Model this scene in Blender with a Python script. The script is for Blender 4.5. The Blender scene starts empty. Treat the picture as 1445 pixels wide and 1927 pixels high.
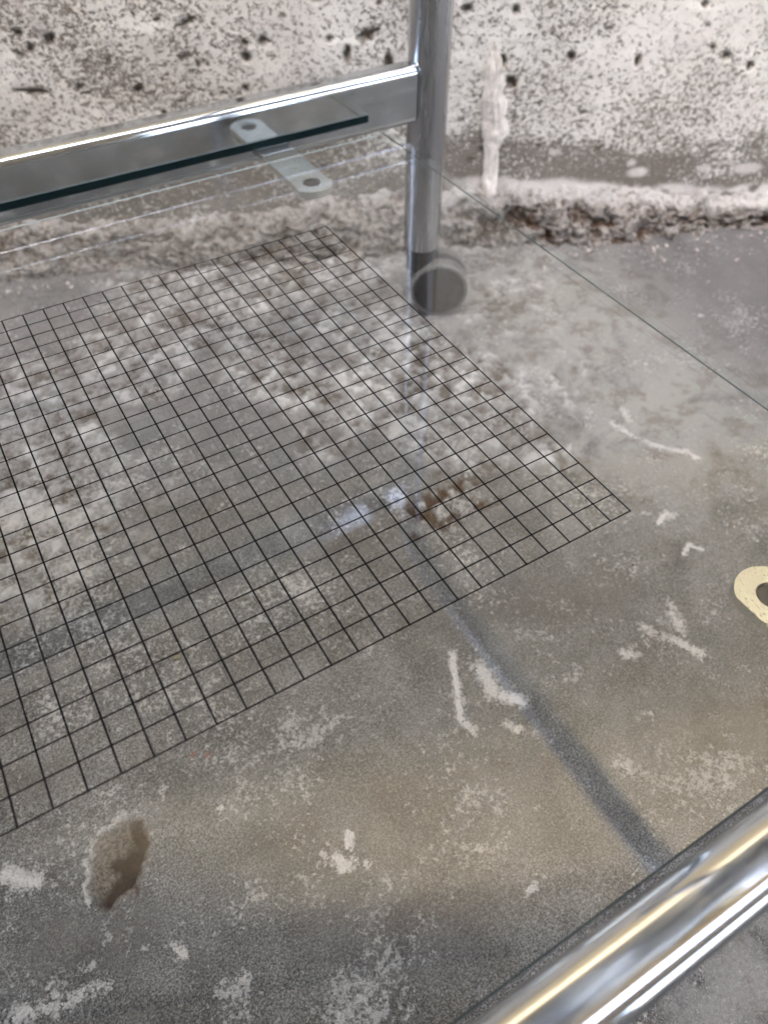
import bpy, bmesh, math, random
import numpy as np
from mathutils import Vector, Matrix
random.seed(3)
S = 0.01            # the scene is laid out in centimetres and built in metres
sc = bpy.context.scene
COL = sc.collection

# ------------------------------------------------------------------ camera
cam_d = bpy.data.cameras.new("camera")
cam = bpy.data.objects.new("camera", cam_d)
COL.objects.link(cam)
sc.camera = cam
CR = Vector((0.85923889, -0.51157206, 0.00159919))
CD = Vector((-0.38770016, -0.65321618, -0.65038235))
CF = Vector((0.33376205, 0.55821381, -0.75960532))
CP = Vector((-17.6710242, -11.10910205, 21.62790479)) * S
M = Matrix((CR, -CD, -CF)).transposed().to_4x4()
M.translation = CP
cam.matrix_world = M
cam_d.sensor_fit = 'VERTICAL'
cam_d.sensor_height = 36.0
cam_d.lens = 1394.793 / 1927 * 36.0
cam_d.clip_start = 0.005
cam_d.clip_end = 200.0
cam_d.dof.use_dof = True
cam_d.dof.focus_distance = 0.305
cam_d.dof.aperture_fstop = 11.0
sc.render.resolution_x, sc.render.resolution_y = 767, 1024

# ------------------------------------------------------------------ sky, sun, exposure
SUN_EL = math.radians(55)
# compass direction towards the sun: behind the camera, over the unseen yard wall, which keeps
# the trolley in open shade while the upper part of the pale wall is in sunlight
sd = (Vector((0.859, -0.512, 0)) * -0.22 + Vector((-0.51, -0.86, 0)) * 0.975).normalized()
world = bpy.data.worlds.new("World")
sc.world = world
world.use_nodes = True
wn = world.node_tree
bg = wn.nodes["Background"]
sky = wn.nodes.new("ShaderNodeTexSky")
sky.sky_type = 'NISHITA'
sky.sun_disc = False
sky.sun_elevation = SUN_EL
sky.sun_rotation = math.atan2(sd.x, sd.y)
sky.air_density = 0.8
sky.dust_density = 4.5
sky.ozone_density = 0.2
wn.links.new(sky.outputs[0], bg.inputs[0])
bg.inputs[1].default_value = 0.15
sun_d = bpy.data.lights.new("sun", 'SUN')
sun_d.energy = 0.62
sun_d.angle = math.radians(3)
sun_d.color = (1.0, 0.96, 0.89)
sun = bpy.data.objects.new("sun", sun_d)
COL.objects.link(sun)
dirv = Vector((sd.x * math.cos(SUN_EL), sd.y * math.cos(SUN_EL), math.sin(SUN_EL)))
sun.rotation_euler = dirv.to_track_quat('Z', 'Y').to_euler()
sun.location = dirv * 8
sc.view_settings.view_transform = 'Standard'
sc.view_settings.look = 'None'
sc.view_settings.exposure = 3.95
sc.view_settings.gamma = 1.0
sc.cycles.max_bounces = 12
sc.cycles.transparent_max_bounces = 16
sc.cycles.glossy_bounces = 6

# ------------------------------------------------------------------ helpers
def tag(o, label=None, cat=None, group=None, kind=None):
    if label: o["label"] = label
    if cat: o["category"] = cat
    if group: o["group"] = group
    if kind: o["kind"] = kind
    return o

def empty(name, loc=(0, 0, 0)):
    o = bpy.data.objects.new(name, None)
    COL.objects.link(o)
    o.location = Vector(loc) * S
    o.empty_display_size = 0.05
    return o

def link(name, me, mat, parent=None, smooth=None):
    """one mesh object; mesh coordinates are world metres, the parent's offset is taken off"""
    o = bpy.data.objects.new(name, me)
    COL.objects.link(o)
    for m in (mat if isinstance(mat, (list, tuple)) else [mat]):
        me.materials.append(m)
    if parent is not None:
        o.parent = parent
        p, q = parent, Vector((0, 0, 0))
        while p is not None:
            q += p.location
            p = p.parent
        me.transform(Matrix.Translation(-q))
    if smooth is not None:
        me.shade_smooth()
        if smooth < 180:
            me.set_sharp_from_angle(angle=math.radians(smooth))
    return o

def from_bm(name, bm, mat, parent=None, smooth=30):
    bmesh.ops.recalc_face_normals(bm, faces=bm.faces)
    bmesh.ops.scale(bm, vec=(S, S, S), verts=bm.verts)
    me = bpy.data.meshes.new(name)
    bm.to_mesh(me)
    bm.free()
    return link(name, me, mat, parent, smooth)

def np_mesh(name, V, F, mat, parent=None, smooth=180, attrs=None):
    me = bpy.data.meshes.new(name)
    V = np.asarray(V, np.float32) * S
    F = np.asarray(F, np.int32)
    me.vertices.add(len(V)); me.vertices.foreach_set("co", V.ravel())
    k = F.shape[1]
    me.loops.add(F.size); me.loops.foreach_set("vertex_index", F.ravel())
    me.polygons.add(len(F))
    me.polygons.foreach_set("loop_start", np.arange(0, F.size, k, dtype=np.int32))
    me.update(calc_edges=True)
    me.validate()
    for nm, a in (attrs or {}).items():
        at = me.attributes.new(nm, 'FLOAT', 'POINT')
        at.data.foreach_set("value", np.asarray(a, np.float32).ravel())
    return link(name, me, mat, parent, smooth)

def sheet_faces(nu, nv):
    i = np.arange(nu - 1)[:, None]; j = np.arange(nv - 1)[None, :]
    a = i * nv + j
    return np.stack([a, a + nv, a + nv + 1, a + 1], -1).reshape(-1, 4)

# lattice noise on numpy arrays
_rng = np.random.RandomState(11)
_TAB = _rng.rand(65536).astype(np.float32)
def _h(ix, iy, seed):
    n = (ix * 374761393 + iy * 668265263 + seed * 974711) & 0xFFFFFFFF
    n = ((n ^ (n >> 13)) * 1274126177) & 0xFFFFFFFF
    return _TAB[(n ^ (n >> 16)) & 65535]
def noise(x, y, seed=0):
    x = np.asarray(x, np.float64); y = np.asarray(y, np.float64)
    ix = np.floor(x).astype(np.int64); iy = np.floor(y).astype(np.int64)
    fx = x - ix; fy = y - iy
    fx = fx * fx * fx * (fx * (fx * 6 - 15) + 10); fy = fy * fy * fy * (fy * (fy * 6 - 15) + 10)
    a = _h(ix, iy, seed); b = _h(ix + 1, iy, seed); c = _h(ix, iy + 1, seed); d = _h(ix + 1, iy + 1, seed)
    return (a + (b - a) * fx) * (1 - fy) + (c + (d - c) * fx) * fy
def fbm(x, y, seed=0, oct=4, gain=0.5):
    s = 0; w = 1; t = 0
    for k in range(oct):
        ang = 0.6 * k
        xr = x * math.cos(ang) - y * math.sin(ang); yr = x * math.sin(ang) + y * math.cos(ang)
        s = s + w * noise(xr * 2 ** k, yr * 2 ** k, seed + 17 * k); t += w; w *= gain
    return s / t
def sstep(a, b, x):
    t = np.clip((x - a) / (b - a), 0, 1)
    return t * t * (3 - 2 * t)
def dseg(x, y, pts):
    """distance to a polyline"""
    if len(pts) == 1:
        return np.hypot(x - pts[0][0], y - pts[0][1])
    D = None
    for (ax, ay), (bx, by) in zip(pts, pts[1:]):
        dx, dy = bx - ax, by - ay
        t = np.clip(((x - ax) * dx + (y - ay) * dy) / max(dx * dx + dy * dy, 1e-9), 0, 1)
        d = np.hypot(x - ax - t * dx, y - ay - t * dy)
        D = d if D is None else np.minimum(D, d)
    return D
def spaced(lo, hi, step, far_lo, far_hi, grow=1.35):
    mid = list(np.arange(lo, hi + step * 0.5, step))
    a, s = [], step
    while (a[-1] if a else lo) > far_lo:
        s *= grow; a.append((a[-1] if a else lo) - s)
    b, s = [], step
    while (b[-1] if b else mid[-1]) < far_hi:
        s *= grow; b.append((b[-1] if b else mid[-1]) + s)
    return np.array(a[::-1] + mid + b)

# shader node helpers
class NT:
    def __init__(self, name):
        self.m = bpy.data.materials.new(name); self.m.use_nodes = True
        self.t = self.m.node_tree; self.n = self.t.nodes
        self.n.clear()
        self.out = self.n.new("ShaderNodeOutputMaterial")
        self.tc = None
    def L(self, a, b): self.t.links.new(a, b)
    def put(self, sock, v):
        if v is None: return
        if isinstance(v, bpy.types.NodeSocket): self.L(v, sock)
        else: sock.default_value = v
    def pos(self):
        if self.tc is None: self.tc = self.n.new("ShaderNodeNewGeometry")
        return self.tc.outputs["Position"]
    def scale(self, vec, sx, sy, sz, rot=(0, 0, 0)):
        m = self.n.new("ShaderNodeMapping"); self.L(vec, m.inputs[0])
        m.inputs["Rotation"].default_value = rot; m.inputs["Scale"].default_value = (sx, sy, sz)
        return m.outputs[0]
    def noise(self, vec, scale, detail=4, rough=0.55, dist=0.0):
        n = self.n.new("ShaderNodeTexNoise"); self.L(vec, n.inputs["Vector"])
        n.inputs["Scale"].default_value = scale; n.inputs["Detail"].default_value = detail
        n.inputs["Roughness"].default_value = rough; n.inputs["Distortion"].default_value = dist
        return n.outputs["Fac"]
    def voro(self, vec, scale, feature='F1', rnd=1.0):
        n = self.n.new("ShaderNodeTexVoronoi"); self.L(vec, n.inputs["Vector"]); n.feature = feature
        n.inputs["Scale"].default_value = scale; n.inputs["Randomness"].default_value = rnd
        return n
    def math(self, op, a, b=None, c=None, clamp=False):
        n = self.n.new("ShaderNodeMath"); n.operation = op; n.use_clamp = clamp
        self.put(n.inputs[0], a); self.put(n.inputs[1], b); self.put(n.inputs[2], c)
        return n.outputs[0]
    def map(self, v, a, b, c=0.0, d=1.0, smooth=True):
        n = self.n.new("ShaderNodeMapRange"); n.interpolation_type = 'SMOOTHSTEP' if smooth else 'LINEAR'
        self.put(n.inputs["Value"], v)
        self.put(n.inputs["From Min"], a); self.put(n.inputs["From Max"], b)
        self.put(n.inputs["To Min"], c); self.put(n.inputs["To Max"], d)
        return n.outputs[0]
    def mix(self, f, a, b, blend='MIX'):
        n = self.n.new("ShaderNodeMix"); n.data_type = 'RGBA'; n.blend_type = blend
        self.put(n.inputs[0], f); 
        for i, v in ((6, a), (7, b)):
            if isinstance(v, (tuple, list)): v = (*v, 1.0)[:4]
            self.put(n.inputs[i], v)
        return n.outputs[2]
    def attr(self, nm):
        n = self.n.new("ShaderNodeAttribute"); n.attribute_name = nm
        return n.outputs["Fac"]
    def bump(self, h, strength, dist, normal=None):
        n = self.n.new("ShaderNodeBump"); self.L(h, n.inputs["Height"])
        n.inputs["Strength"].default_value = strength; n.inputs["Distance"].default_value = dist
        if normal is not None: self.L(normal, n.inputs["Normal"])
        return n.outputs[0]
    def bsdf(self, color, rough=0.5, metal=0.0, normal=None, **kw):
        b = self.n.new("ShaderNodeBsdfPrincipled")
        if isinstance(color, (tuple, list)): color = (*color, 1.0)[:4]
        self.put(b.inputs["Base Color"], color); self.put(b.inputs["Roughness"], rough)
        self.put(b.inputs["Metallic"], metal); self.put(b.inputs["Normal"], normal)
        for k, v in kw.items(): self.put(b.inputs[k.replace('_', ' ')], v)
        return b.outputs[0]
    def done(self, sh): self.L(sh, self.out.inputs[0]); return self.m

# ------------------------------------------------------------------ materials
def mat_chrome():
    m = NT("chrome")
    p = m.pos()
    streak = m.noise(m.scale(p, 6, 900, 900), 1.0, 3)
    smear = m.noise(p, 60, 4)
    r = m.math('ADD', m.map(streak, 0.3, 0.7, 0.05, 0.085), m.map(smear, 0.5, 0.75, 0.0, 0.05))
    col = m.mix(m.map(smear, 0.35, 0.7), (0.62, 0.655, 0.685), (0.545, 0.575, 0.60))
    n = m.bump(m.noise(m.scale(p, 20, 90, 90), 1.0, 2), 0.05, 0.001)
    return m.done(m.bsdf(col, r, 1.0, n))
def mat_tube():
    m = NT("chrome_tube")
    p = m.pos()
    smear = m.noise(m.scale(p, 300, 300, 25), 1.0, 3)
    r = m.map(smear, 0.3, 0.75, 0.20, 0.30)
    return m.done(m.bsdf((0.47, 0.48, 0.50), r, 1.0))
def mat_zinc():
    m = NT("zinc_plate")
    p = m.pos()
    a = m.noise(m.scale(p, 2500, 500, 2500), 1.0, 2)
    pit = m.map(m.voro(p, 900).outputs["Distance"], 0.05, 0.10, 0.0, 1.0)
    patch = m.map(m.noise(p, 120, 3), 0.58, 0.66)
    col = m.mix(m.map(a, 0.3, 0.7), (0.68, 0.70, 0.67), (0.64, 0.66, 0.63))
    col = m.mix(m.math('MULTIPLY', m.math('SUBTRACT', 1.0, pit), patch), col, (0.5, 0.5, 0.47))
    return m.done(m.bsdf(col, m.map(a, 0.3, 0.7, 0.27, 0.31), 1.0, m.bump(a, 0.03, 0.0003)))
def mat_glass():
    m = NT("clear_glass")
    g = m.n.new("ShaderNodeNewGeometry")
    ior = m.map(g.outputs["Backfacing"], 0.0, 1.0, 1.44, 1 / 1.44, smooth=False)
    fr = m.n.new("ShaderNodeFresnel"); m.L(ior, fr.inputs["IOR"])
    tr = m.n.new("ShaderNodeBsdfTransparent"); tr.inputs[0].default_value = (0.984, 0.994, 0.989, 1)
    gl = m.n.new("ShaderNodeBsdfGlossy"); gl.inputs["Roughness"].default_value = 0.0
    gl.inputs[0].default_value = (1, 1, 1, 1)
    mx = m.n.new("ShaderNodeMixShader")
    m.L(fr.outputs[0], mx.inputs[0]); m.L(tr.outputs[0], mx.inputs[1]); m.L(gl.outputs[0], mx.inputs[2])
    # a breath of dust and wiping smears on the panes
    df = m.n.new("ShaderNodeBsdfDiffuse"); df.inputs[0].default_value = (0.62, 0.62, 0.6, 1)
    d = m.noise(m.scale(m.pos(), 9, 4, 9, (0, 0, 0.5)), 1.0, 5, 0.6, 0.6)
    mx2 = m.n.new("ShaderNodeMixShader")
    m.L(m.map(d, 0.35, 0.85, 0.0, 0.010), mx2.inputs[0]); m.L(mx.outputs[0], mx2.inputs[1]); m.L(df.outputs[0], mx2.inputs[2])
    return m.done(mx2.outputs[0])
def mat_plain(name, col, rough, metal=0.0, nscale=0, namt=0.0):
    m = NT(name)
    nrm = None; c = col
    if nscale:
        f = m.noise(m.pos(), nscale, 4)
        c = m.mix(m.map(f, 0.3, 0.7), tuple(x * (1 - namt) for x in col), tuple(min(1, x * (1 + namt)) for x in col))
        nrm = m.bump(f, 0.2, 0.0004)
    return m.done(m.bsdf(c, rough, metal, nrm))

def mat_floor():
    m = NT("worn_concrete_floor")
    p = m.pos()
    lime = m.attr("lime"); damp = m.attr("damp"); rust = m.attr("rust"); chip = m.attr("chip")
    big = m.noise(p, 9, 5, 0.6, 0.4)
    mid = m.noise(p, 55, 5, 0.65, 0.3)
    fine = m.noise(p, 560, 5, 0.78)
    grit = m.noise(p, 1700, 3, 0.7)
    c = m.mix(m.map(big, 0.3, 0.7), (0.098, 0.098, 0.091), (0.145, 0.145, 0.137))
    c = m.mix(m.map(mid, 0.35, 0.7), c, (0.178, 0.178, 0.171))
    patchy = m.noise(p, 26, 5, 0.6, 0.4)
    g = m.math('ADD', m.math('MULTIPLY', m.noise(p, 900, 4, 0.75), 0.6), m.math('MULTIPLY', grit, 0.4))
    gs = m.math('ADD', g, m.math('MULTIPLY', m.math('SUBTRACT', patchy, 0.5), 0.20))
    c = m.mix(m.map(gs, 0.48, 0.64, 0.0, 0.9), c, (0.41, 0.41, 0.395))
    c = m.mix(m.map(gs, 0.51, 0.40, 0.0, 0.9), c, (0.03, 0.028, 0.025))
    smth = m.math('MULTIPLY', m.attr("smooth"), m.map(big, 0.2, 0.6, 0.7, 1.0))
    c = m.mix(smth, c, m.mix(m.map(mid, 0.3, 0.7), (0.175, 0.170, 0.168), (0.21, 0.204, 0.20)))
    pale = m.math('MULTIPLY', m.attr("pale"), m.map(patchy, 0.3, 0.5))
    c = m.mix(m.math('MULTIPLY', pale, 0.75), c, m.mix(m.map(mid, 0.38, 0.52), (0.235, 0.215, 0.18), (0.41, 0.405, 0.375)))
    rough = m.attr("rough")
    rk = m.math('ADD', m.attr("lump"), m.math('MULTIPLY', m.math('SUBTRACT', m.noise(p, 130, 4, 0.65), 0.5), 0.45))
    rc = m.mix(m.map(rk, 0.34, 0.52), (0.115, 0.095, 0.075), (0.35, 0.345, 0.33))
    rc = m.mix(m.map(rk, 0.52, 0.66), rc, (0.66, 0.66, 0.645))
    c = m.mix(m.math('MULTIPLY', rough, m.map(big, 0.3, 0.6, 0.6, 1.0)), c, rc)
    # damp, darker patches
    dm = m.math('MULTIPLY', damp, m.map(mid, 0.25, 0.6, 0.55, 1.0))
    c = m.mix(m.math('MULTIPLY', dm, 1.0, clamp=True), c, (0.095, 0.085, 0.076))
    # stray lime crumbs and the large lime marks, broken up by grain
    br = m.math('ADD', m.math('MULTIPLY', m.noise(p, 190, 5, 0.7, 0.6), 1.5), m.math('MULTIPLY', m.noise(p, 780, 4, 0.75), 1.5))
    lm = m.map(m.math('ADD', lime, br), 2.16, 2.30)
    area = m.math('MULTIPLY', m.map(lime, 0.0, 0.5), 0.10)
    crumbs = m.map(m.math('ADD', m.math('ADD', m.noise(p, 330, 6, 0.82, 0.4), area), m.math('MULTIPLY', m.noise(p, 22, 4, 0.65), 0.5)), 0.82, 0.90)
    lm = m.math('MAXIMUM', lm, m.math('MULTIPLY', crumbs, 0.75))
    c = m.mix(m.math('MULTIPLY', lm, m.map(g, 0.40, 0.56, 0.6, 1.0)), c, (0.74, 0.725, 0.695))
    # chipped hollows: sandy brown core
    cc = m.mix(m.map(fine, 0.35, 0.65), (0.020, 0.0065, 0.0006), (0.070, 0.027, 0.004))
    hol = m.attr("hole")
    c = m.mix(hol, c, m.mix(m.map(fine, 0.35, 0.62), (0.10, 0.075, 0.053), (0.40, 0.365, 0.32)))
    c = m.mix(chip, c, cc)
    c = m.mix(rust, c, (0.33, 0.12, 0.06))
    h = m.math('ADD', m.math('MULTIPLY', fine, 1.0), m.math('MULTIPLY', grit, 0.45))
    h = m.math('ADD', h, m.math('MULTIPLY', lm, 0.35))
    n = m.bump(h, 1.0, 0.0024)
    return m.done(m.bsdf(c, 0.82, 0.0, n, Specular_IOR_Level=0.3))

def mat_wall():
    m = NT("pitted_limewashed_concrete")
    p = m.pos()
    band = m.attr("band"); smear = m.attr("smear"); pit = m.attr("pit"); few = m.attr("few")
    q = m.scale(p, 1.0, 1.0, 1.25)
    big = m.noise(q, 12, 4, 0.6)
    a = m.noise(q, 230, 6, 0.72, 0.15)
    b = m.noise(q, 560, 4, 0.7)
    speck = m.math('ADD', m.math('MULTIPLY', a, 0.62), m.math('MULTIPLY', b, 0.38))
    c = m.mix(m.map(big, 0.3, 0.7), (0.80, 0.775, 0.72), (0.70, 0.675, 0.62))
    # speckle where the wash has worn off
    th = m.math('ADD', 0.474, m.math('MULTIPLY', few, -0.022))
    th = m.math('ADD', th, m.math('MULTIPLY', m.map(big, 0.3, 0.7, -1.0, 1.0), 0.035))
    th = m.math('ADD', th, m.math('MULTIPLY', band, 0.12))
    sp = m.map(m.math('SUBTRACT', th, speck), -0.035, 0.055)
    c = m.mix(m.math('MULTIPLY', sp, 0.92), c, (0.175, 0.14, 0.108))
    c = m.mix(m.math('MULTIPLY', band, m.map(a, 0.42, 0.60, 0.95, 0.15)), c, (0.19, 0.176, 0.160))
    c = m.mix(m.math('MULTIPLY', smear, 0.8, clamp=True), c, (0.74, 0.70, 0.66))
    up = m.n.new('ShaderNodeSeparateXYZ'); m.L(p, up.inputs[0])
    # smooth cream paint above the limewashed foot of the wall
    pt = m.map(m.math('ADD', up.outputs[2], m.math('MULTIPLY', big, 0.06)), 0.52, 0.56)
    cloud = m.noise(p, 0.9, 4, 0.6)
    hi = m.math('ADD', up.outputs[2], m.math('ADD', m.math('MULTIPLY_ADD', up.outputs[0], -1.6, -0.35), m.math('MULTIPLY', cloud, 0.7)))
    old = m.map(hi, 1.6, 3.6)  # unseen upper wall darkened to weaken its reflection in the glass
    pc = m.mix(m.map(cloud, 0.3, 0.7), (0.72, 0.62, 0.42), (0.58, 0.49, 0.325))
    pc = m.mix(old, pc, m.mix(m.map(cloud, 0.35, 0.65), (0.065, 0.055, 0.046), (0.04, 0.035, 0.03)))
    c = m.mix(pt, c, pc)
    c = m.mix(pit, c, m.mix(m.map(b, 0.35, 0.65), (0.085, 0.066, 0.048), (0.17, 0.135, 0.1)))
    h = m.math('SUBTRACT', m.math('MULTIPLY', b, 0.5), m.math('MULTIPLY', sp, 1.0))
    return m.done(m.bsdf(c, 0.88, 0.0, m.bump(h, 0.7, 0.0016), Specular_IOR_Level=0.25))

def mat_mortar():
    m = NT("crumbling_mortar")
    p = m.pos()
    top = m.attr("top"); hol = m.attr("hollow")
    a = m.noise(p, 170, 5, 0.72); b = m.noise(p, 520, 4, 0.7); d = m.noise(p, 60, 4, 0.6)
    c = m.mix(m.map(a, 0.38, 0.58), (0.10, 0.078, 0.06), (0.33, 0.312, 0.29))
    c = m.mix(m.map(d, 0.55, 0.7), c, (0.30, 0.275, 0.25))
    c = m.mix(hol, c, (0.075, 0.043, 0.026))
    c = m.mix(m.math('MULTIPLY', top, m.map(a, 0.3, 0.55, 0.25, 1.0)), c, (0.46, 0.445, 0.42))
    h = m.math('ADD', m.math('MULTIPLY', a, 1.0), m.math('MULTIPLY', b, 0.5))
    return m.done(m.bsdf(c, 0.9, 0.0, m.bump(h, 0.8, 0.003), Specular_IOR_Level=0.25))

CHROME, TUBE, ZINC, GLASS = mat_chrome(), mat_tube(), mat_zinc(), mat_glass()
def mat_edge():
    # seen from outside the cut edge looks down the whole depth of tinted glass; from inside it is clear
    m = NT("glass_cut_edge")
    g = m.n.new("ShaderNodeNewGeometry")
    tr = m.n.new("ShaderNodeBsdfTransparent"); tr.inputs[0].default_value = (0.95, 0.975, 0.97, 1)
    mx = m.n.new("ShaderNodeMixShader")
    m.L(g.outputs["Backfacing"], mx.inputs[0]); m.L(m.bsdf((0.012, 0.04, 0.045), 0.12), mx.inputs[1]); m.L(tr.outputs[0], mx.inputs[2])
    return m.done(mx.outputs[0])
GEDGE = mat_edge()
ARRIS = mat_plain("glass_ground_arris", (0.05, 0.07, 0.07), 0.14)
ARRIS_GLINT = mat_plain("glass_glint_arris", (0.17, 0.21, 0.21), 0.3)  # paler back arris: the sky's bright line put into the colour
def mat_ink():
    m = NT("black_print")
    return m.done(m.bsdf((0.003, 0.0025, 0.003), 0.8, 0.0, None, Specular_IOR_Level=0.08))
INK = mat_ink()
BLACK = mat_plain("black_plastic", (0.012, 0.012, 0.013), 0.38, 0, 300, 0.2)
WHEELM = mat_plain("dark_grey_wheel_plastic", (0.008, 0.0078, 0.0075), 0.6, 0, 250, 0.15)
TREAD = mat_plain("grey_rubber_tread", (0.10, 0.098, 0.093), 0.6, 0, 300, 0.15)
RUBBER = mat_plain("dark_grey_rubber", (0.012, 0.0115, 0.011), 0.6, 0, 500, 0.2)
PLASTER = mat_plain("white_plaster", (0.70, 0.655, 0.60), 0.85, 0, 260, 0.12)
FLOORM, WALLM, MORTAR = mat_floor(), mat_wall(), mat_mortar()

# ------------------------------------------------------------------ floor
ZF = -17.4
LIME = [([(-13.0,0.1),(-13.3,-0.4)],0.29,1.0),([(-14.1,-0.5),(-14.0,-1.2),(-13.5,-1.2)],0.33,1.0),([(-13.0,-1.7)],0.28,1),([(-14.6,0.0),(-14.6,-0.4)],0.15,0.8),([(-28.3,7.0),(-27.7,6.2),(-27.1,5.8)],0.33,1.0),([(-18.1,4.5)],0.22,1.0),([(-20.2,7.2),(-20.4,6.5)],0.14,0.9),([(-2.7,5.9),(-3.7,4.1),(-4.5,2.5)],0.27,1.0),([(-4.6,2.4),(-4.5,1.3)],0.31,1.0),([(-1.9,4.2),(-2.1,2.8)],0.49,0.95),([(-2.1,2.6),(-1.0,1.3)],0.41,0.95),([(-2.6,0.6),(-2.1,-0.1)],0.3,0.8),([(19.2,16.3),(19.6,14.5),(20.5,12.6),(22.0,10.8)],0.3,0.95),([(21.2,17.1),(20.5,16.0)],0.31,0.8),([(21.8,11.2),(22.0,10.3)],0.47,0.9),([(14.9,8.3),(15.0,8.1)],0.21,0.9),([(15.1,7.1),(16.0,7.5),(16.2,7.2)],0.29,1),([(14.7,4.4),(15.5,4.8),(16.0,4.0)],0.24,1),([(11.1,2.1),(10.8,1.0)],0.29,0.7),([(10.6,1.3),(10.1,-0.1)],0.36,0.8),([(9.4,-0.2),(10.1,-1.6)],0.41,0.95),([(8.4,1.5),(8.5,1.0)],0.32,0.8),([(9.0,0.3),(9.1,-0.0)],0.28,0.8),([(6.0,0.8),(6.4,0.4)],0.3,0.95),([(6.0,-1.4),(5.8,-2.9),(4.1,-2.6)],0.45,0.55),([(7.6,-5.0),(7.6,-6.1)],0.61,0.6),([(1.2,-4.2),(1.7,-5.1)],0.46,0.75),([(2.0,-6.0),(3.6,-7.0),(6.0,-7.1),(7.4,-7.3)],1.06,0.5),([(1.2,-7.2),(3.9,-7.9)],0.97,0.42),([(1.1,1.3),(3.0,1.1)],0.64,0.5),([(9.1,7.7),(9.4,6.5)],0.39,0.3),([(1.7,5.0),(3.7,3.9)],0.7,0.4),([(-6.5,9.0),(-7.3,8.2)],0.21,0.6),([(-6.5,18.9),(-4.6,18.8)],1.14,0.4),([(0.8,17.8)],1.07,0.6),([(-2.3,19.9),(0.4,19.3)],0.35,0.5),([(-13.1,16.1),(-8.6,14.8)],2.17,0.33),([(-20.7,33.3),(-20.1,27.2),(-22.8,24.7)],4.93,0.5),([(-19.5,16.3),(-17.3,13.4)],2.37,0.42),([(-23.5,14.4),(-18.5,12.5)],1.87,0.4),([(-7.6,12.3),(-11.5,13.3)],1.8,0.35),([(-8.7,5.2),(-12.7,6.5)],1.86,0.3),([(-16.6,9.2),(-14.3,8.5)],1.22,0.35),([(-29.2,0.9),(-27.1,0.1),(-25.5,0.0)],0.42,0.75),([(-27.5,1.2),(-25.7,0.9)],0.31,0.65),([(-22.3,-0.2),(-22.1,-0.8)],0.32,0.9),([(-22.9,-1.1)],0.18,0.8),([(-21.1,-3.0),(-20.1,-3.0)],0.35,0.7),([(-16.0,-0.2),(-15.8,-0.6)],0.2,0.5),([(-16.5,-5.3),(-14.6,-6.0)],1.1,0.5),([(-16.9,-6.2),(-14.3,-7.3)],0.86,0.6),([(-18.5,-0.1),(-17.8,-0.3)],0.19,0.6),([(-12.8,-5.8),(-11.5,-6.1)],0.92,0.4),([(-7.3,-6.7),(-6.4,-6.7)],0.17,0.8),([(-10.2,-5.0)],0.24,0.5),([(-7.8,-3.9),(-6.5,-4.4)],0.31,0.4),([(-4.8,-6.8),(-4.2,-6.9)],0.25,0.6),([(-17.9,4.5),(-14.9,4.6)],0.82,0.25),([(5.5,4.6),(4.6,5.5)],0.36,0.35),([(35.8,42.1),(37.0,35.3)],0.47,0.3),([(35.7,23.0)],0.31,0.9),([(34.8,25.9)],0.19,0.7),([(40.4,26.6)],0.2,0.8)]
DAMP = [([(-0.5,12.4),(-0.7,10.1),(0.4,7.6)],1.16,0.35),([(2.3,7.4),(4.9,5.4),(8.9,4.9)],1.64,0.5),([(-3.5,9.0),(-0.3,6.7)],0.71,0.35),([(-4.4,16.8),(-2.1,16.5)],1.2,0.45),([(-20.7,21.0),(-15.4,18.4),(-11.9,18.2)],0.8,0.4),([(-26.8,11.4),(-25.1,10.7)],1.12,0.4),([(-21.7,-1.5)],0.54,0.35),([(-24.4,-1.6)],0.56,0.35),([(-27.1,2.7),(-23.6,1.1)],1.15,0.5),([(-16.0,-3.4),(-9.9,-6.8)],1.63,0.3),([(-3.6,-2.7),(-2.6,-5.8)],1.68,0.25),([(-15.1,1.6),(-6.0,-1.3)],2.38,0.22),([(-16.8,14.1)],0.3,0.7),([(5.3,-5.0),(9.5,-7.1)],2.09,0.35)]
ROUGH = [([(12.3,46.5),(2.9,46.8),(-5.5,45.0),(-11.1,42.4)],5.23,1.0),([(10.2,37.6),(12.1,27.8),(12.0,20.4)],4.63,1.0),([(23.9,44.2),(20.4,31.6),(18.4,21.7)],5.52,0.5),([(8.6,19.1),(6.3,24.5),(3.5,31.3)],2.83,0.9),([(-1.9,39.4),(1.1,34.3),(1.7,27.9)],4.03,0.8),([(-19.8,42.1),(-18.8,33.4),(-23.0,26.8)],5.67,0.8),([(-16.0,24.8),(-11.8,28.0)],2.45,0.5),([(-7.1,51.7),(-0.3,51.8)],3.88,0.9)]
PALE = [([(-3.1,-14.5),(1.2,-14.2)],2.57,0.8),([(26.6,46.2),(24.5,33.0),(22.8,22.3),(22.6,17.0)],9.96,1.0),([(18.2,45.2),(11.8,40.5)],4.3,0.8),([(-19.3,39.0),(-12.5,42.4),(-1.2,44.4),(7.6,43.0)],4.45,0.8)]  # paler floor areas, mostly standing in for the milky reflection in the glass
xs = spaced(-34, 58, 0.2, -2500, 2500, 1.3)
ys = spaced(-18, 60, 0.2, -2500, 2500, 1.3)
X, Y = np.meshgrid(xs, ys, indexing='ij')
wx = X + (fbm(X * 1.1, Y * 1.1, 5, 3) - 0.5) * 0.9
wy = Y + (fbm(X * 1.1, Y * 1.1, 9, 3) - 0.5) * 0.9
def marks(items, soft):
    A = np.zeros_like(X)
    for pts, r, s in items:
        mx = max(abs(p[0]) for p in pts)
        k = 1.0 if r > 0.6 else 0.35         # small marks keep their outline
        d = dseg(X + (wx - X) * k, Y + (wy - Y) * k, pts)
        A = np.maximum(A, s * (1 - sstep(r * (1 - soft), r * (1 + soft), d)))
    return A
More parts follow.
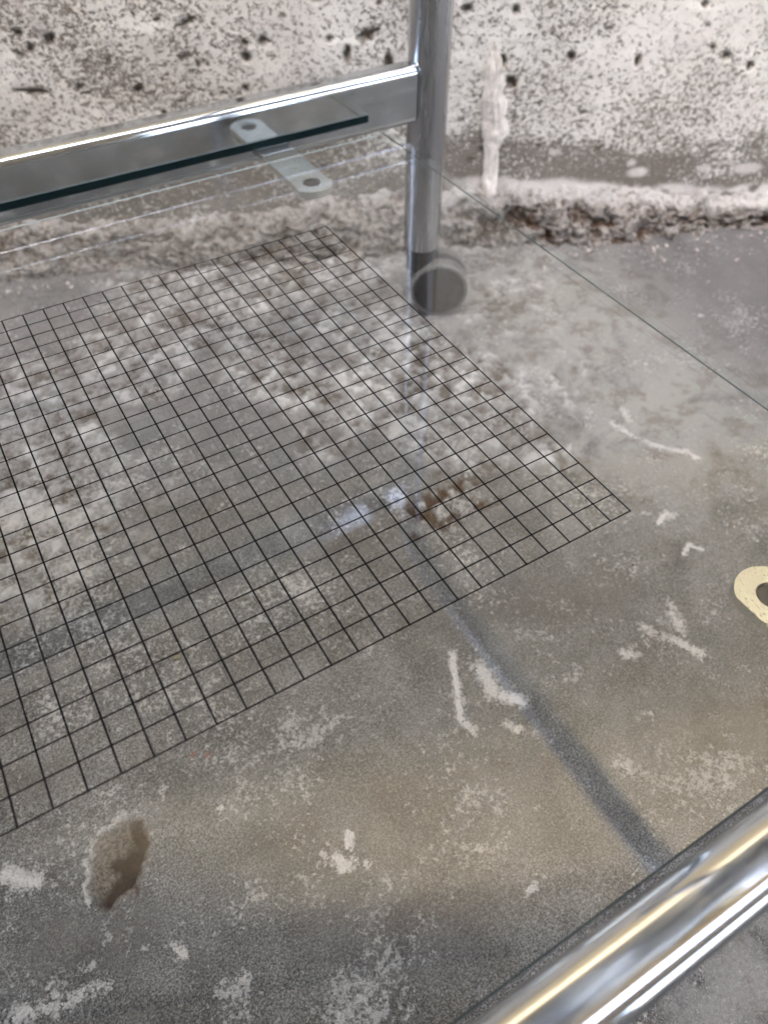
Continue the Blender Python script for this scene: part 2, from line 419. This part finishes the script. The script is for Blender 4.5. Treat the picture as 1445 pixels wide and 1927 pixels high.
lime = marks([(q_, r_ * 0.95, s_) for q_, r_, s_ in LIME if s_ >= 0.7], 0.85)
lime = np.maximum(lime, marks([i for i in LIME if i[2] < 0.7], 1.0) * 0.8)
damp = marks(DAMP, 0.6)
rust = marks([([(-18.23, 8.05)], 0.12, .9), ([(-17.6, 7.57)], 0.12, .9)], 0.6)
Z = (fbm(X * 0.08, Y * 0.08, 21, 3) - 0.5) * 0.25 + (fbm(X * 1.2, Y * 1.2, 22, 3) - 0.5) * 0.05
Z *= np.exp(-((X - 10) ** 2 + (Y - 15) ** 2) / 120.0 ** 2)
# spalled hollow in the foreground: an elongated leaf with a scarp on its right side
a = math.atan2(3.2, 2.1)
ex = (X + 23.4) * math.cos(a) + (Y - 4.75) * math.sin(a)
ey = -(X + 23.4) * math.sin(a) + (Y - 4.75) * math.cos(a)
jag = (fbm(X * 1.6, Y * 1.6, 31, 3) - 0.5)
rr = np.sqrt((ex / 2.25) ** 2 + (np.abs(ey + 0.05) / 1.62) ** 2) + jag * 0.45
bowl = 1 - sstep(0.55, 1.0 - 0.22 * sstep(0.2, -0.4, ey), rr)
Z -= bowl * (1.45 - 0.8 * np.clip(ey, -1, 1)) * (0.8 + 0.6 * fbm(X * 3, Y * 3, 33, 3))
hole = (1 - sstep(0.7, 1.0, rr + (fbm(X * 3, Y * 3, 36, 3) - .5) * .4))
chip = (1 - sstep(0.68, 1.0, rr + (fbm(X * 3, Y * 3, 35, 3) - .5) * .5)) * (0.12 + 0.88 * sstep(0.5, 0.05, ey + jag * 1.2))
rim = np.exp(-((rr - 1.0) / 0.09) ** 2) * sstep(-0.3, 0.5, ey + jag)
lime = np.maximum(lime, rim * (0.55 + 0.9 * fbm(X * 2.5, Y * 2.5, 38, 3)))
# lumpy screed near the wall, its mottling also standing in for the reflected wall
rough = marks(ROUGH, 0.9)
rough = sstep(0.25, 0.75, rough + (fbm(X * 0.45, Y * 0.45, 51, 4) - 0.5) * 1.1) * (rough > 0.02)
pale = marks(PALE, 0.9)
lump3 = 0.55 * fbm(X * 0.5, Y * 0.5, 53, 5, 0.65) + 0.45 * fbm(X * 1.5, Y * 1.5, 59, 4, 0.6)
Z += rough * (lump3 - 0.5) * 1.9
# crumbled, brown and white patch further back
r2 = np.sqrt(((X - 3.9) / 3.9) ** 2 + ((Y - 16.0) / 2.5) ** 2) + (fbm(X * 0.9, Y * 0.9, 41, 4) - 0.5) * 1.1
m2 = 1 - sstep(0.55, 1.05, r2)
lump2 = fbm(X * 1.5, Y * 1.5, 43, 4)
Z += m2 * (lump2 - 0.55) * 1.3
chip = np.maximum(chip, m2 * sstep(0.56, 0.44, lump2))
lime = np.maximum(lime, m2 * sstep(0.52, 0.66, lump2) * 0.6)
# debris of old mortar along the wall foot
WT = math.radians(23.5)
U = np.array([math.cos(WT), -math.sin(WT)]); N = np.array([-math.sin(WT), -math.cos(WT)])
W0 = np.array([18.0, 45.0]) - N * 3.0          # a point of the wall face
sN = (X - W0[0]) * N[0] + (Y - W0[1]) * N[1]
smooth = (1 - sstep(18, 40, sN + (fbm(X * .12, Y * .12, 57, 3) - .5) * 16)) * 0.85
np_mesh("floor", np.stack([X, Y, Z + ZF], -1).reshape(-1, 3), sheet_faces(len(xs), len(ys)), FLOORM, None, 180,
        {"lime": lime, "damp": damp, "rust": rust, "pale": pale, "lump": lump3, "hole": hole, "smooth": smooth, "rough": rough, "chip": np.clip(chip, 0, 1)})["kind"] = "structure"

# ------------------------------------------------------------------ wall
def wpt(s, h, d):
    return np.stack([W0[0] + U[0] * s + N[0] * d, W0[1] + U[1] * s + N[1] * d, ZF + h], -1)
def ledge_h(s):
    return 5.3 + 0.6 * np.sin((s + 6) * 0.12) - 0.045 * s * (s > 0) + 0.05 * s * (s < -8) * 0.4
wall = empty("concrete_wall", (W0[0], W0[1], ZF))
tag(wall, "pitted pale concrete wall rising from the grey floor behind the trolley", "wall")
ss = spaced(-46, 62, 0.22, -420, 420, 1.3)
hs = spaced(2.0, 48, 0.22, 2.0, 640, 1.3)
SS, HH = np.meshgrid(ss, hs, indexing='ij')
few = sstep(2, 30, SS) * sstep(8, 15, HH + (fbm(SS * .2, HH * .2, 3) - .5) * 6)
lh = ledge_h(SS)
bn = (fbm(SS * 0.25, HH * 0.5, 61, 4) - 0.5)
band = (1 - sstep(2.2, 5.6, HH - lh + bn * 6.0)) * sstep(-6, 4, SS) * (0.75 + 0.5 * bn)
band = np.maximum(band, 0.8 * (1 - sstep(1.5, 7.5, HH - lh + bn * 7.0)) * sstep(6, -2, SS))
wp = [(23.5, 5.6, 1.1, .5), (22.6, 6.6, .5, .3), (14.7, 8.0, .5, .3), (34.5, 5.4, 1.6, .5), (30.4, 5.6, .8, .4)]
white = np.zeros_like(SS)
for s0, h0, a_, b_ in wp:
    white = np.maximum(white, 1 - sstep(.6, 1.2, np.hypot((SS - s0) / a_, (HH - h0) / b_) + bn * 1.2))
sm = dseg(SS, HH, [(20.5, 15.0), (27, 17.6), (34, 20.2)])
smear = (1 - sstep(0.3, 1.3, sm + bn * 1.5)) * 0.7
sm2 = dseg(SS, HH, [(-27.5, 18.7), (-29.5, 21.5)])
smear = np.maximum(smear, (1 - sstep(0.1, 0.4, sm2)) * 0.7)
few = np.maximum(few, 0)
smear = np.maximum(smear, white)
stripe = (1 - sstep(0.25, 0.9, np.abs(HH - lh + 0.1 + bn * 1.2))) * sstep(3, 9, SS) * sstep(0.36, 0.5, fbm(SS * .5, HH * .8, 66, 4) + .06)
smear = np.maximum(smear, stripe * 1.2)
# pits: many elongated little holes with real depth
pit = np.zeros_like(SS); dep = np.zeros_like(SS)
rg = np.random.RandomState(5)
pits = [(-17.2, 19.8, .75, .22, .35), (-27.9, 19.0, .55, .35, .2), (-12.9, 18.2, .35, .25, 0), (-17.7, 17.4, .6, .25, .1), (-30.3, 15.3, 1.6, .22, -.1),
        (5.3, 19.8, .45, .42, 0), (20.8, 15.5, .32, .42, 0), (14.7, 16.1, .42, .40, .2), (9.3, 19.7, .4, .35, .3), (9.6, 14.2, .7, .5, -.6), (8.8, 16.0, .4, .55, 0),
        (-4.6, 17.0, .35, .75, 0), (-3.0, 18.3, .8, .5, .4), (-1.2, 16.2, .35, .8, 0), (25.5, 19.6, .35, .35, 0), (-22.0, 11.5, 1.2, .3, .15)]
for k in range(1700):
    s0 = rg.uniform(-40, 60); h0 = rg.uniform(7, 46)
    if rg.rand() < sstep(4, 30, np.array(s0)) * 0.6: continue
    r = 0.07 + 0.34 * rg.rand() ** 4.0
    pits.append((s0, h0, r * rg.uniform(.9, 1.7), r * rg.uniform(.7, 1.2), rg.uniform(-.5, .6)))
for s0, h0, ra, rb, an in pits:
    i0, i1 = np.searchsorted(ss, [s0 - 2.2, s0 + 2.2]); j0, j1 = np.searchsorted(hs, [h0 - 2.2, h0 + 2.2])
    x_ = SS[i0:i1, j0:j1] - s0; y_ = HH[i0:i1, j0:j1] - h0
    e = np.hypot((x_ * math.cos(an) + y_ * math.sin(an)) / ra, (-x_ * math.sin(an) + y_ * math.cos(an)) / rb)
    e = e + (fbm(SS[i0:i1, j0:j1] * 2.2, HH[i0:i1, j0:j1] * 2.2, 71, 2) - .5) * 0.9
    pit[i0:i1, j0:j1] = np.maximum(pit[i0:i1, j0:j1], 1 - sstep(.55, 1.15, e))
    dep[i0:i1, j0:j1] = np.maximum(dep[i0:i1, j0:j1], (1 - sstep(.3, 1.1, e)) * min(0.5, rb * 1.1))
DD = (fbm(SS * 0.1, HH * 0.1, 77, 3) - .5) * 0.5 + (fbm(SS * 1.3, HH * 1.3, 78, 3) - .5) * 0.16 - dep
fade = np.exp(-((SS - 8) / 90) ** 2) * np.exp(-(HH / 70) ** 2)
V = wpt(SS, HH, DD * fade)
np_mesh("wall_face", V.reshape(-1, 3), sheet_faces(len(ss), len(hs))[:, ::-1], WALLM, wall, 180,
        {"band": np.clip(band, 0, 1), "smear": smear, "pit": pit * .9, "few": few})

# crumbling mortar foot: a lumpy ledge that runs down to the floor
s2 = spaced(-46, 62, 0.18, -420, 420, 1.3)
tt = np.linspace(0, 1, 64)
S2, T2 = np.meshgrid(s2, tt, indexing='ij')
lh2 = ledge_h(S2) + (fbm(S2 * 0.55, T2 * 0, 81, 5, 0.62) - .5) * 1.9
foot = 2.6 + 1.3 * np.exp(-((S2 - 19) / 6.0) ** 2) + (fbm(S2 * 0.16, T2 * 0, 83, 4) - .5) * 2.6 + (fbm(S2 * 0.9, T2 * 0, 84, 3) - .5) * 1.3
lip = 0.9 + (fbm(S2 * 0.3, T2 * 0, 85, 4) - .5) * 0.9
tA = np.clip(T2 / 0.25, 0, 1); tB = np.clip((T2 - 0.25) / 0.75, 0, 1)
d2 = -0.5 + tA * (lip + 0.5) + tB ** 0.8 * (foot - lip)
h2 = lh2 - 1.2 * tA - tB * (lh2 - 1.2 + 0.7)
arc = S2 + 0 * T2
tl = T2 * 7.0
l1 = fbm(arc * 0.62, tl * 0.8, 91, 5, 0.6)
l2 = 1 - np.abs(2 * fbm(arc * 1.5, tl * 1.7, 95, 3) - 1)
lum = (l1 - 0.5) * 2.6 + (l2 - 0.7) * 0.9
amp = sstep(0.05, 0.4, T2) * np.exp(-((S2 - 8) / 90) ** 2)
d2 = d2 + lum * amp * 0.75
h2 = h2 + lum * amp * 0.35 + (fbm(arc * 1.2, tl, 97, 3) - .5) * 0.4 * (1 - amp)
V2 = wpt(S2, h2, d2)
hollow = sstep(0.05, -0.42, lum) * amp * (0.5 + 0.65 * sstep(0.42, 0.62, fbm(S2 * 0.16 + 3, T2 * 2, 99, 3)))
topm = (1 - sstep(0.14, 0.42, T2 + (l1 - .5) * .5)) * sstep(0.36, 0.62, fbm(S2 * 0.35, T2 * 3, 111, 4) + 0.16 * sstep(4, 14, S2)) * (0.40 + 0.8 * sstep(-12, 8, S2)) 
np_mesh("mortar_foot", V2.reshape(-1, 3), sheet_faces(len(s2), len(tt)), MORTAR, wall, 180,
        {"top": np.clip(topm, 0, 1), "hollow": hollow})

# plaster drip running down the wall, combed lengthwise
hh = np.linspace(4.4, 17.6, 110); vv = np.linspace(-1, 1, 33)
H3, V3 = np.meshgrid(hh, vv, indexing='ij')
prof = np.interp(H3, [4.4, 5.5, 8.0, 9.2, 10, 12, 14.5, 16.3, 17.6], [.62, .62, .6, .78, 1.02, .95, .8, .5, .05])
cen = np.interp(H3, [4.4, 8.5, 10, 13, 16, 17.6], [8.75, 8.55, 8.75, 8.25, 8.0, 7.62])
ed = (fbm(H3 * 1.4, V3 * 0 + np.sign(V3) * 3, 103, 4) - .5) * 0.5
s3 = cen + V3 * (prof + ed * prof) * 1.2
d3 = 0.55 * np.sqrt(np.clip(1 - V3 ** 2, 0, 1)) * np.minimum(1, prof * 1.6) - 0.12
d3 += (np.abs(V3) < .93) * ((fbm(V3 * 7, H3 * .25, 105, 2) - .5) * 0.22 + (fbm(s3 * 1.5, H3 * 1.2, 107, 3) - .5) * 0.25)
d3 += (1 - sstep(4.6, 6.6, H3)) * 0.35
o = np_mesh("plaster_drip", wpt(s3, H3, d3).reshape(-1, 3), sheet_faces(len(hh), len(vv)), PLASTER, wall, 180)

# loose grit crumbled off the wall foot
rgc = np.random.RandomState(8)
bmg = bmesh.new()
for k in range(420):
    s0 = rgc.uniform(-38, 50)
    d0 = 3.2 + (fbm(np.array(s0 * 0.16), np.array(0.0), 83, 4) - .5) * 2.6 + 1.3 * math.exp(-((s0 - 19) / 6) ** 2) + rgc.exponential(1.1)
    r = 0.07 + 0.20 * rgc.rand() ** 3
    c_ = W0 + U * s0 + N * d0
    g_ = bmesh.ops.create_icosphere(bmg, subdivisions=1, radius=r)
    sx, sy, sz = rgc.uniform(.6, 1.4, 3)
    for v in g_["verts"]:
        j = 1 + rgc.uniform(-.25, .25)
        v.co = Vector((c_[0] + v.co.x * sx * j, c_[1] + v.co.y * sy * j, ZF + r * 0.35 + v.co.z * sz * 0.7 * j))
bmesh.ops.scale(bmg, vec=(S, S, S), verts=bmg.verts)
meg = bpy.data.meshes.new("mortar_crumbs"); bmg.to_mesh(meg); bmg.free()
oc = link("mortar_crumbs", meg, mat_plain("mortar_grit", (0.36, 0.33, 0.30), 0.9, 0, 200, 0.5))
oc["kind"] = "stuff"

# unseen slab added high on the wall, giving the chrome a cream overhead
bmo = bmesh.new()
vs = [bmo.verts.new(tuple(wpt(np.array(float(s_)), np.array(float(h_)), np.array(float(d_))))) for h_ in (455, 474) for s_, d_ in ((-420, -6), (420, -6), (420, 105), (-420, 105))]
for f_ in ((0,1,2,3),(4,5,6,7),(0,1,5,4),(1,2,6,5),(2,3,7,6),(3,0,4,7)): bmo.faces.new([vs[i] for i in f_])
from_bm("added_soffit", bmo, mat_plain("cream_render", (0.72, 0.62, 0.43), 0.85, 0, 15, 0.12), wall, 30)

# ------------------------------------------------------------------ trolley
XR, YF_, YN = 14.85, 37.25, -11.15          # tube axes: right frame, far leg, near leg
XL = -64.85
GX0, GX1, GY0, GY1, GT = -60.0, 9.93, -10.05, 35.2, 0.6
trolley = empty("serving_trolley", ((XR + XL) / 2, (YF_ + YN) / 2, ZF))
tag(trolley, "chrome serving trolley on castors with a clear glass shelf printed with a black grid", "trolley")

def tube_path(name, pts, r, mat, seg=40):
    """closed-end round tube swept along points (cm)"""
    bm = bmesh.new()
    P = [Vector(p) for p in pts]
    rings = []
    up = Vector((1, 0, 0))
    for i, p in enumerate(P):
        t = (P[min(i + 1, len(P) - 1)] - P[max(i - 1, 0)]).normalized()
        a = up - t * up.dot(t); a.normalize(); b = t.cross(a)
        rings.append([bm.verts.new(p + (a * math.cos(k * 2 * math.pi / seg) + b * math.sin(k * 2 * math.pi / seg)) * r) for k in range(seg)])
    for A, B in zip(rings, rings[1:]):
        for k in range(seg):
            bm.faces.new((A[k], A[(k + 1) % seg], B[(k + 1) % seg], B[k]))
    bm.faces.new(rings[0]); bm.faces.new(rings[-1])
    return from_bm(name, bm, mat, trolley, 40)

def arch(x):
    zt, rb, zb = 52.0, 7.0, -11.3
    pts = [(x, YF_, zb)] + [(x, YF_, z) for z in np.linspace(zb + 2, zt - rb, 6)]
    for k in range(1, 17):
        a = k / 16 * math.pi / 2
        pts.append((x, YF_ - rb + rb * math.cos(a), zt - rb + rb * math.sin(a)))
    for k in range(0, 17):
        a = math.pi / 2 + k / 16 * math.pi / 2
        pts.append((x, YN + rb + rb * math.cos(a), zt - rb + rb * math.sin(a)))
    pts += [(x, YN, z) for z in np.linspace(zt - rb - 4, zb + 2, 6)] + [(x, YN, zb)]
    return pts
tube_path("side_frame", arch(XR), 1.5, TUBE)
tube_path("side_frame", arch(XL), 1.5, TUBE)

def rrect(w, h, r, rt=None, n=7):
    """rounded rectangle outline centred on 0, list of (a, b)"""
    out = []
    for cx, cy, a0 in ((w/2-r, h/2-r, 0), (-w/2+r, h/2-r, 90), (-w/2+r, -h/2+r, 180), (w/2-r, -h/2+r, 270)):
        # a support point just outside each tangent keeps the flats truly flat under smooth shading
        t0 = math.radians(a0); t1 = math.radians(a0 + 90)
        out.append((cx + r * math.cos(t0) + 0.03 * math.sin(t0), cy + r * math.sin(t0) - 0.03 * math.cos(t0)))
        for k in range(n + 1):
            a = math.radians(a0 + 90 * k / n)
            out.append((cx + r * math.cos(a), cy + r * math.sin(a)))
        out.append((cx + r * math.cos(t1) - 0.03 * math.sin(t1), cy + r * math.sin(t1) + 0.03 * math.cos(t1)))
    return out
RZ0, RZ1, RD = -1.05, 2.80, 1.8
def rail(y0, z_off, name="shelf_rail"):
    bm = bmesh.new()
    x0, x1 = XL + 1.42, XR - 1.42
    secs = []
    e = 0.18
    for x, sh in ((x0, 0.16), (x0 + 0.05, 0.07), (x0 + e, 0.0), (x0 + e + 0.03, 0.0), (x1 - e - 0.03, 0.0), (x1 - e, 0.0), (x1 - 0.05, 0.07), (x1, 0.16)):
        prof = rrect(RD - 2 * sh, RZ1 - RZ0 - 2 * sh, 0.55 - sh * 0.5)
        secs.append([bm.verts.new((x, y0 + a, (RZ0 + RZ1) / 2 + b + z_off)) for a, b in prof])
    n = len(secs[0])
    for A, B in zip(secs, secs[1:]):
        for k in range(n):
            bm.faces.new((A[k], A[(k + 1) % n], B[(k + 1) % n], B[k]))
    bm.faces.new(secs[0]); bm.faces.new(secs[-1])
    return from_bm(name, bm, CHROME, trolley, 35)
YFAR = 36.27 + RD / 2
YNEAR = -10.32 - RD / 2
UP = 40.0
for zo in (0.0, UP):
    rail(YFAR, zo); rail(YNEAR, zo)

def lug(x, yface, sgn, zt, parent):
    """flat bar with a rounded tip and a hole, welded to the rail; sgn = direction it points in y"""
    hw, ra, L, hole, th = 1.17, 1.33, 4.9, 0.58, 0.44
    yc = yface + sgn * L
    a0 = math.acos(hw / ra)
    outl = [(-hw, -sgn * 0.0 + yface)] 
    outl = [(x + hw, yface - sgn * 0.4)]
    n = 28
    for k in range(n + 1):
        a = a0 + (math.pi - 2 * a0) * k / n
        outl.append((x + ra * math.cos(a), yc + sgn * ra * math.sin(a)))
    outl.append((x - hw, yface - sgn * 0.4))
    # bridge outline to hole: split into quads strip by angle around the hole, plus the shank
    bm = bmesh.new()
    m = 40
    def ring(r, z): return [bm.verts.new((x + r * math.cos(2*math.pi*k/m), yc + sgn * r * math.sin(2*math.pi*k/m), z)) for k in range(m)]
    def outer(z):
        vs = []
        for k in range(m):
            a = 2 * math.pi * k / m
            c, s_ = math.cos(a), math.sin(a)
            if s_ >= -0.35: rr = min(ra, hw / abs(c) if abs(c) > 1e-6 else ra)
            else: rr = min(hw / abs(c) if abs(c) > 1e-6 else 9, 0.75 / abs(s_) if abs(s_) > 1e-6 else 9)
            vs.append(bm.verts.new((x + rr * c, yc + sgn * rr * s_, z)))
        return vs
    be = 0.05
    It, Ib, Ot, Ob = ring(hole, zt), ring(hole, zt - th), outer(zt), outer(zt - th)
    for A, B in ((It, Ot), (Ot, Ob), (Ob, Ib), (Ib, It)):
        for k in range(m):
            bm.faces.new((A[k], A[(k + 1) % m], B[(k + 1) % m], B[k]))
    lo = from_bm("support_lug", bm, ZINC, parent, 35)
    # shank joined into the same mesh
    bm = bmesh.new(); bm.from_mesh(lo.data)
    q = -parent.location
    ya, yb = yface - sgn * 0.3, yc - sgn * 0.75
    vs = [bm.verts.new((Vector((xx, yy, zz)) * S) + q) for zz in (zt, zt - th) for xx, yy in ((x - hw, ya), (x + hw, ya), (x + hw, yb), (x - hw, yb))]
    for f in ((0, 1, 2, 3), (4, 5, 6, 7), (0, 1, 5, 4), (1, 2, 6, 5), (2, 3, 7, 6), (3, 0, 4, 7)):
        bm.faces.new([vs[i] for i in f])
    # remove the facing internal walls
    bmesh.ops.recalc_face_normals(bm, faces=bm.faces)
    bm.to_mesh(lo.data); bm.free()
    lo.data.set_sharp_from_angle(angle=math.radians(35))
    # rubber plug sitting in the hole, its stem showing below
    bm = bmesh.new()
    prof = [(0, zt - 0.05), (hole - 0.12, zt - 0.05), (hole - 0.02, zt - 0.12), (hole - 0.02, zt - th - 0.01), (0.36, zt - th - 0.05), (0.33, zt - th - 0.42), (0, zt - th - 0.46)]
    R = [[bm.verts.new((x + r * math.cos(2*math.pi*k/28), yc + r * math.sin(2*math.pi*k/28), z)) for k in range(28)] if r else [bm.verts.new((x, yc, z))] for r, z in prof]
    for A, B in zip(R, R[1:]):
        for k in range(28):
            if len(A) == 1: bm.faces.new((A[0], B[k], B[(k + 1) % 28]))
            elif len(B) == 1: bm.faces.new((A[k], A[(k + 1) % 28], B[0]))
            else: bm.faces.new((A[k], A[(k + 1) % 28], B[(k + 1) % 28], B[k]))
    pl = from_bm("rubber_plug", bm, RUBBER, None, 35)
    pl.parent = lo
    pl.data.transform(Matrix.Translation(-trolley.location))
    return lo
for zo in (0.0,):
    for x in (2.3, -52.3):
        lug(x, 36.27, -1, -GT - 0.01 + zo, trolley)
        lug(x - 0.2, -10.22, 1, -GT - 0.01 + zo, trolley)

def pane(z_top):
    bm = bmesh.new()
    b = 0.055
    zs = [(-GT, b), (-GT + b, 0), (-b, 0), (0, b)]
    L = []
    for z, i in zs:
        L.append([bm.verts.new((x, y, z + z_top)) for x, y in ((GX0 + i, GY0 + i), (GX1 - i, GY0 + i), (GX1 - i, GY1 - i), (GX0 + i, GY1 - i))])
    fb = bm.faces.new(L[0]); ft = bm.faces.new(L[3])
    for q, (A, B) in enumerate(zip(L, L[1:])):
        for k in range(4):
            f = bm.faces.new((A[k], A[(k + 1) % 4], B[(k + 1) % 4], B[k]))
            f.material_index = 1 if q == 1 else (3 if k == 2 else 2)
    return from_bm("glass_shelf", bm, [GLASS, GEDGE, ARRIS, ARRIS_GLINT], trolley, None)
low = pane(0.0)
# black grid printed on the lower pane: 1 cm squares
bm = bmesh.new()
lw = 0.034
def strip(x0, y0, x1, y1, z):
    bm.faces.new([bm.verts.new(p) for p in ((x0, y0, z), (x1, y0, z), (x1, y1, z), (x0, y1, z))])
for i in range(0, 51): strip(-i - lw, -lw, -i + lw, 25 + lw, 0.004)
for j in range(0, 26): strip(-50 - lw, j - lw * .9, lw, j + lw * .9, 0.007)
g = from_bm("printed_grid", bm, INK, None, None)
g.parent = low
g.data.transform(Matrix.Translation(-trolley.location))

# ------------------------------------------------------------------ castors
def lathe(bm, prof, origin, axis, seg=48):
    """profile (r, along axis)"""
    ax = Vector(axis).normalized()
    a = ax.orthogonal().normalized(); b = ax.cross(a)
    o = Vector(origin)
    R = []
    for r, t in prof:
        if r == 0: R.append([bm.verts.new(o + ax * t)])
        else: R.append([bm.verts.new(o + ax * t + (a * math.cos(2*math.pi*k/seg) + b * math.sin(2*math.pi*k/seg)) * r) for k in range(seg)])
    for A, B in zip(R, R[1:]):
        for k in range(seg):
            k2 = (k + 1) % seg
            if len(A) == 1 and len(B) == 1: continue
            if len(A) == 1: bm.faces.new((A[0], B[k], B[k2]))
            elif len(B) == 1: bm.faces.new((A[k], A[k2], B[0]))
            else: bm.faces.new((A[k], A[k2], B[k2], B[k]))
def castor():
    """castor about the local origin at the foot of the leg, wheel axis along local -y"""
    base = bpy.data.objects.new("castor", None); COL.objects.link(base)
    zb = -11.3; zc = ZF + 2.5 - zb       # wheel centre below leg foot
    tr = 1.65                              # trail
    def mk(name, bm, mat):
        bmesh.ops.recalc_face_normals(bm, faces=bm.faces)
        bmesh.ops.scale(bm, vec=(S, S, S), verts=bm.verts)
        me = bpy.data.meshes.new(name); bm.to_mesh(me); bm.free(); me.materials.append(mat)
        me.shade_smooth(); me.set_sharp_from_angle(angle=math.radians(35))
        o = bpy.data.objects.new(name, me); COL.objects.link(o); o.parent = base
        return o
    bm = bmesh.new()
    lathe(bm, [(0, 0.5), (1.2, 0.5), (1.2, 0.02), (1.28, 0.0), (1.28, -0.5), (1.22, -0.62), (1.2, -0.7), (1.2, -2.1), (1.05, -2.3), (0, -2.3)], (0, 0, 0), (0, 0, 1))
    mk("swivel_stem", bm, BLACK)
    bm = bmesh.new()                        # fork body wrapped over the wheel pair
    pts = []
    for k in range(0, 25):
        a = math.radians(-30 + 215 * k / 24)
        pts.append((tr + 2.0 * math.cos(a) , zc + 2.0 * math.sin(a)))
    w = 0.42
    A = [bm.verts.new((x, -w, z)) for x, z in pts]; B = [bm.verts.new((x, w, z)) for x, z in pts]
    bm.faces.new(A); bm.faces.new(B)
    for k in range(len(pts)):
        k2 = (k + 1) % len(pts); bm.faces.new((A[k], A[k2], B[k2], B[k]))
    # neck block up to the stem
    q = [bm.verts.new((x, y, z)) for z in (-0.9, zc + 0.5) for x, y in ((-0.95, -w), (0.95, -w), (0.95, w), (-0.95, w))]
    for f in ((0,1,2,3),(4,5,6,7),(0,1,5,4),(1,2,6,5),(2,3,7,6),(3,0,4,7)): bm.faces.new([q[i] for i in f])
    mk("fork", bm, BLACK)
    for s in (-1, 1):
        bm = bmesh.new()
        lathe(bm, [(2.02, 0.40), (2.50, 0.46), (2.50, 1.42), (2.42, 1.58), (2.24, 1.64), (2.2, 1.55)], (tr, 0, zc), (0, s, 0))
        t_ = mk("tyre", bm, TREAD)
        bm = bmesh.new()
        lathe(bm, [(0, 0.5), (2.02, 0.5), (2.14, 0.6), (2.21, 1.50), (2.16, 1.62), (1.9, 1.70), (1.0, 1.76), (0, 1.78)], (tr, 0, zc), (0, s, 0))
        mk("wheel", bm, WHEELM)
    return base
c0 = castor()
def place(o, x, y, rot):
    o.parent = trolley
    o.location = (Vector((x, y, -11.3)) * S) - trolley.location
    o.rotation_euler = (0, 0, rot)
def copy_tree(o):
    c = o.copy(); COL.objects.link(c)
    for ch in o.children:
        d = ch.copy(); COL.objects.link(d); d.parent = c
    return c
place(c0, XR, YF_, math.radians(-31))
for x, y, r in ((XR, YN, 40), (XL, YF_, 150), (XL, YN, 75)):
    place(copy_tree(c0), x, y, math.radians(r))

# ------------------------------------------------------------------ small pebble on the floor
bm = bmesh.new()
bmesh.ops.create_icosphere(bm, subdivisions=3, radius=0.24)
for v in bm.verts:
    v.co.x *= 1.2; v.co.z *= 0.55
    v.co *= 1 + 0.14 * math.sin(9 * v.co.x + 3) * math.cos(11 * v.co.y)
    v.co += Vector((-16.83, 14.05, ZF + 0.08))
peb = from_bm("pebble", bm, mat_plain("olive_stone", (0.10, 0.092, 0.06), 0.7, 0, 300, 0.3), None, 60)
tag(peb, "small dark olive pebble lying on the grey floor beneath the printed grid", "pebble")

# ------------------------------------------------------------------ unseen yard building mirrored in the chrome, shaped to block sky and sun
FH = Vector((0.513, 0.858, 0)); RH = Vector((0.859, -0.513, 0))
o0 = Vector((-17.7, -11.1, 0)) - FH * 150
bm = bmesh.new()
def slab(l0, l1, f0, f1, z0, z1):
    vs = [bm.verts.new(o0 + RH * l + FH * f + Vector((0, 0, z))) for z in (z0, z1) for l, f in ((l0, f0), (l1, f0), (l1, f1), (l0, f1))]
    for f in ((0,1,2,3),(4,5,6,7),(0,1,5,4),(1,2,6,5),(2,3,7,6),(3,0,4,7)): bm.faces.new([vs[i] for i in f])
slab(-720, 175, -40, 0, ZF - 10, 442)
slab(175, 470, -40, 0, 110, 442)  # raised slabs added to hide open sky from the reflections
slab(560, 600, -60, 300, 120, 442)
slab(-730, 482, -45, 12, 442, 454)
bw = from_bm("unseen_yard_wall", bm, mat_plain("brown_render", (0.17, 0.155, 0.135), 0.85, 0, 40, 0.25), None, 30)
tag(bw, kind="structure")

# a few specks of grit lying on the pane
rgd = np.random.RandomState(21)
bm = bmesh.new()
for k in range(46):
    x, y = rgd.uniform(-30, 9.5), rgd.uniform(-9, 34)
    if k < 10: x, y = rgd.normal(6.0, 1.6), rgd.normal(-6.6, 1.0)
    r = 0.016 + 0.035 * rgd.rand() ** 2
    g_ = bmesh.ops.create_icosphere(bm, subdivisions=1, radius=r)
    sx, sy = rgd.uniform(.5, 1.8, 2)
    for v in g_["verts"]: v.co = Vector((x + v.co.x * sx, y + v.co.y * sy, 0.5 * r + v.co.z * .5 + 0.008))
dst = from_bm("dust_specks", bm, mat_plain("dark_grit", (0.06, 0.052, 0.045), 0.8), None, 60)
tag(dst, kind="stuff")
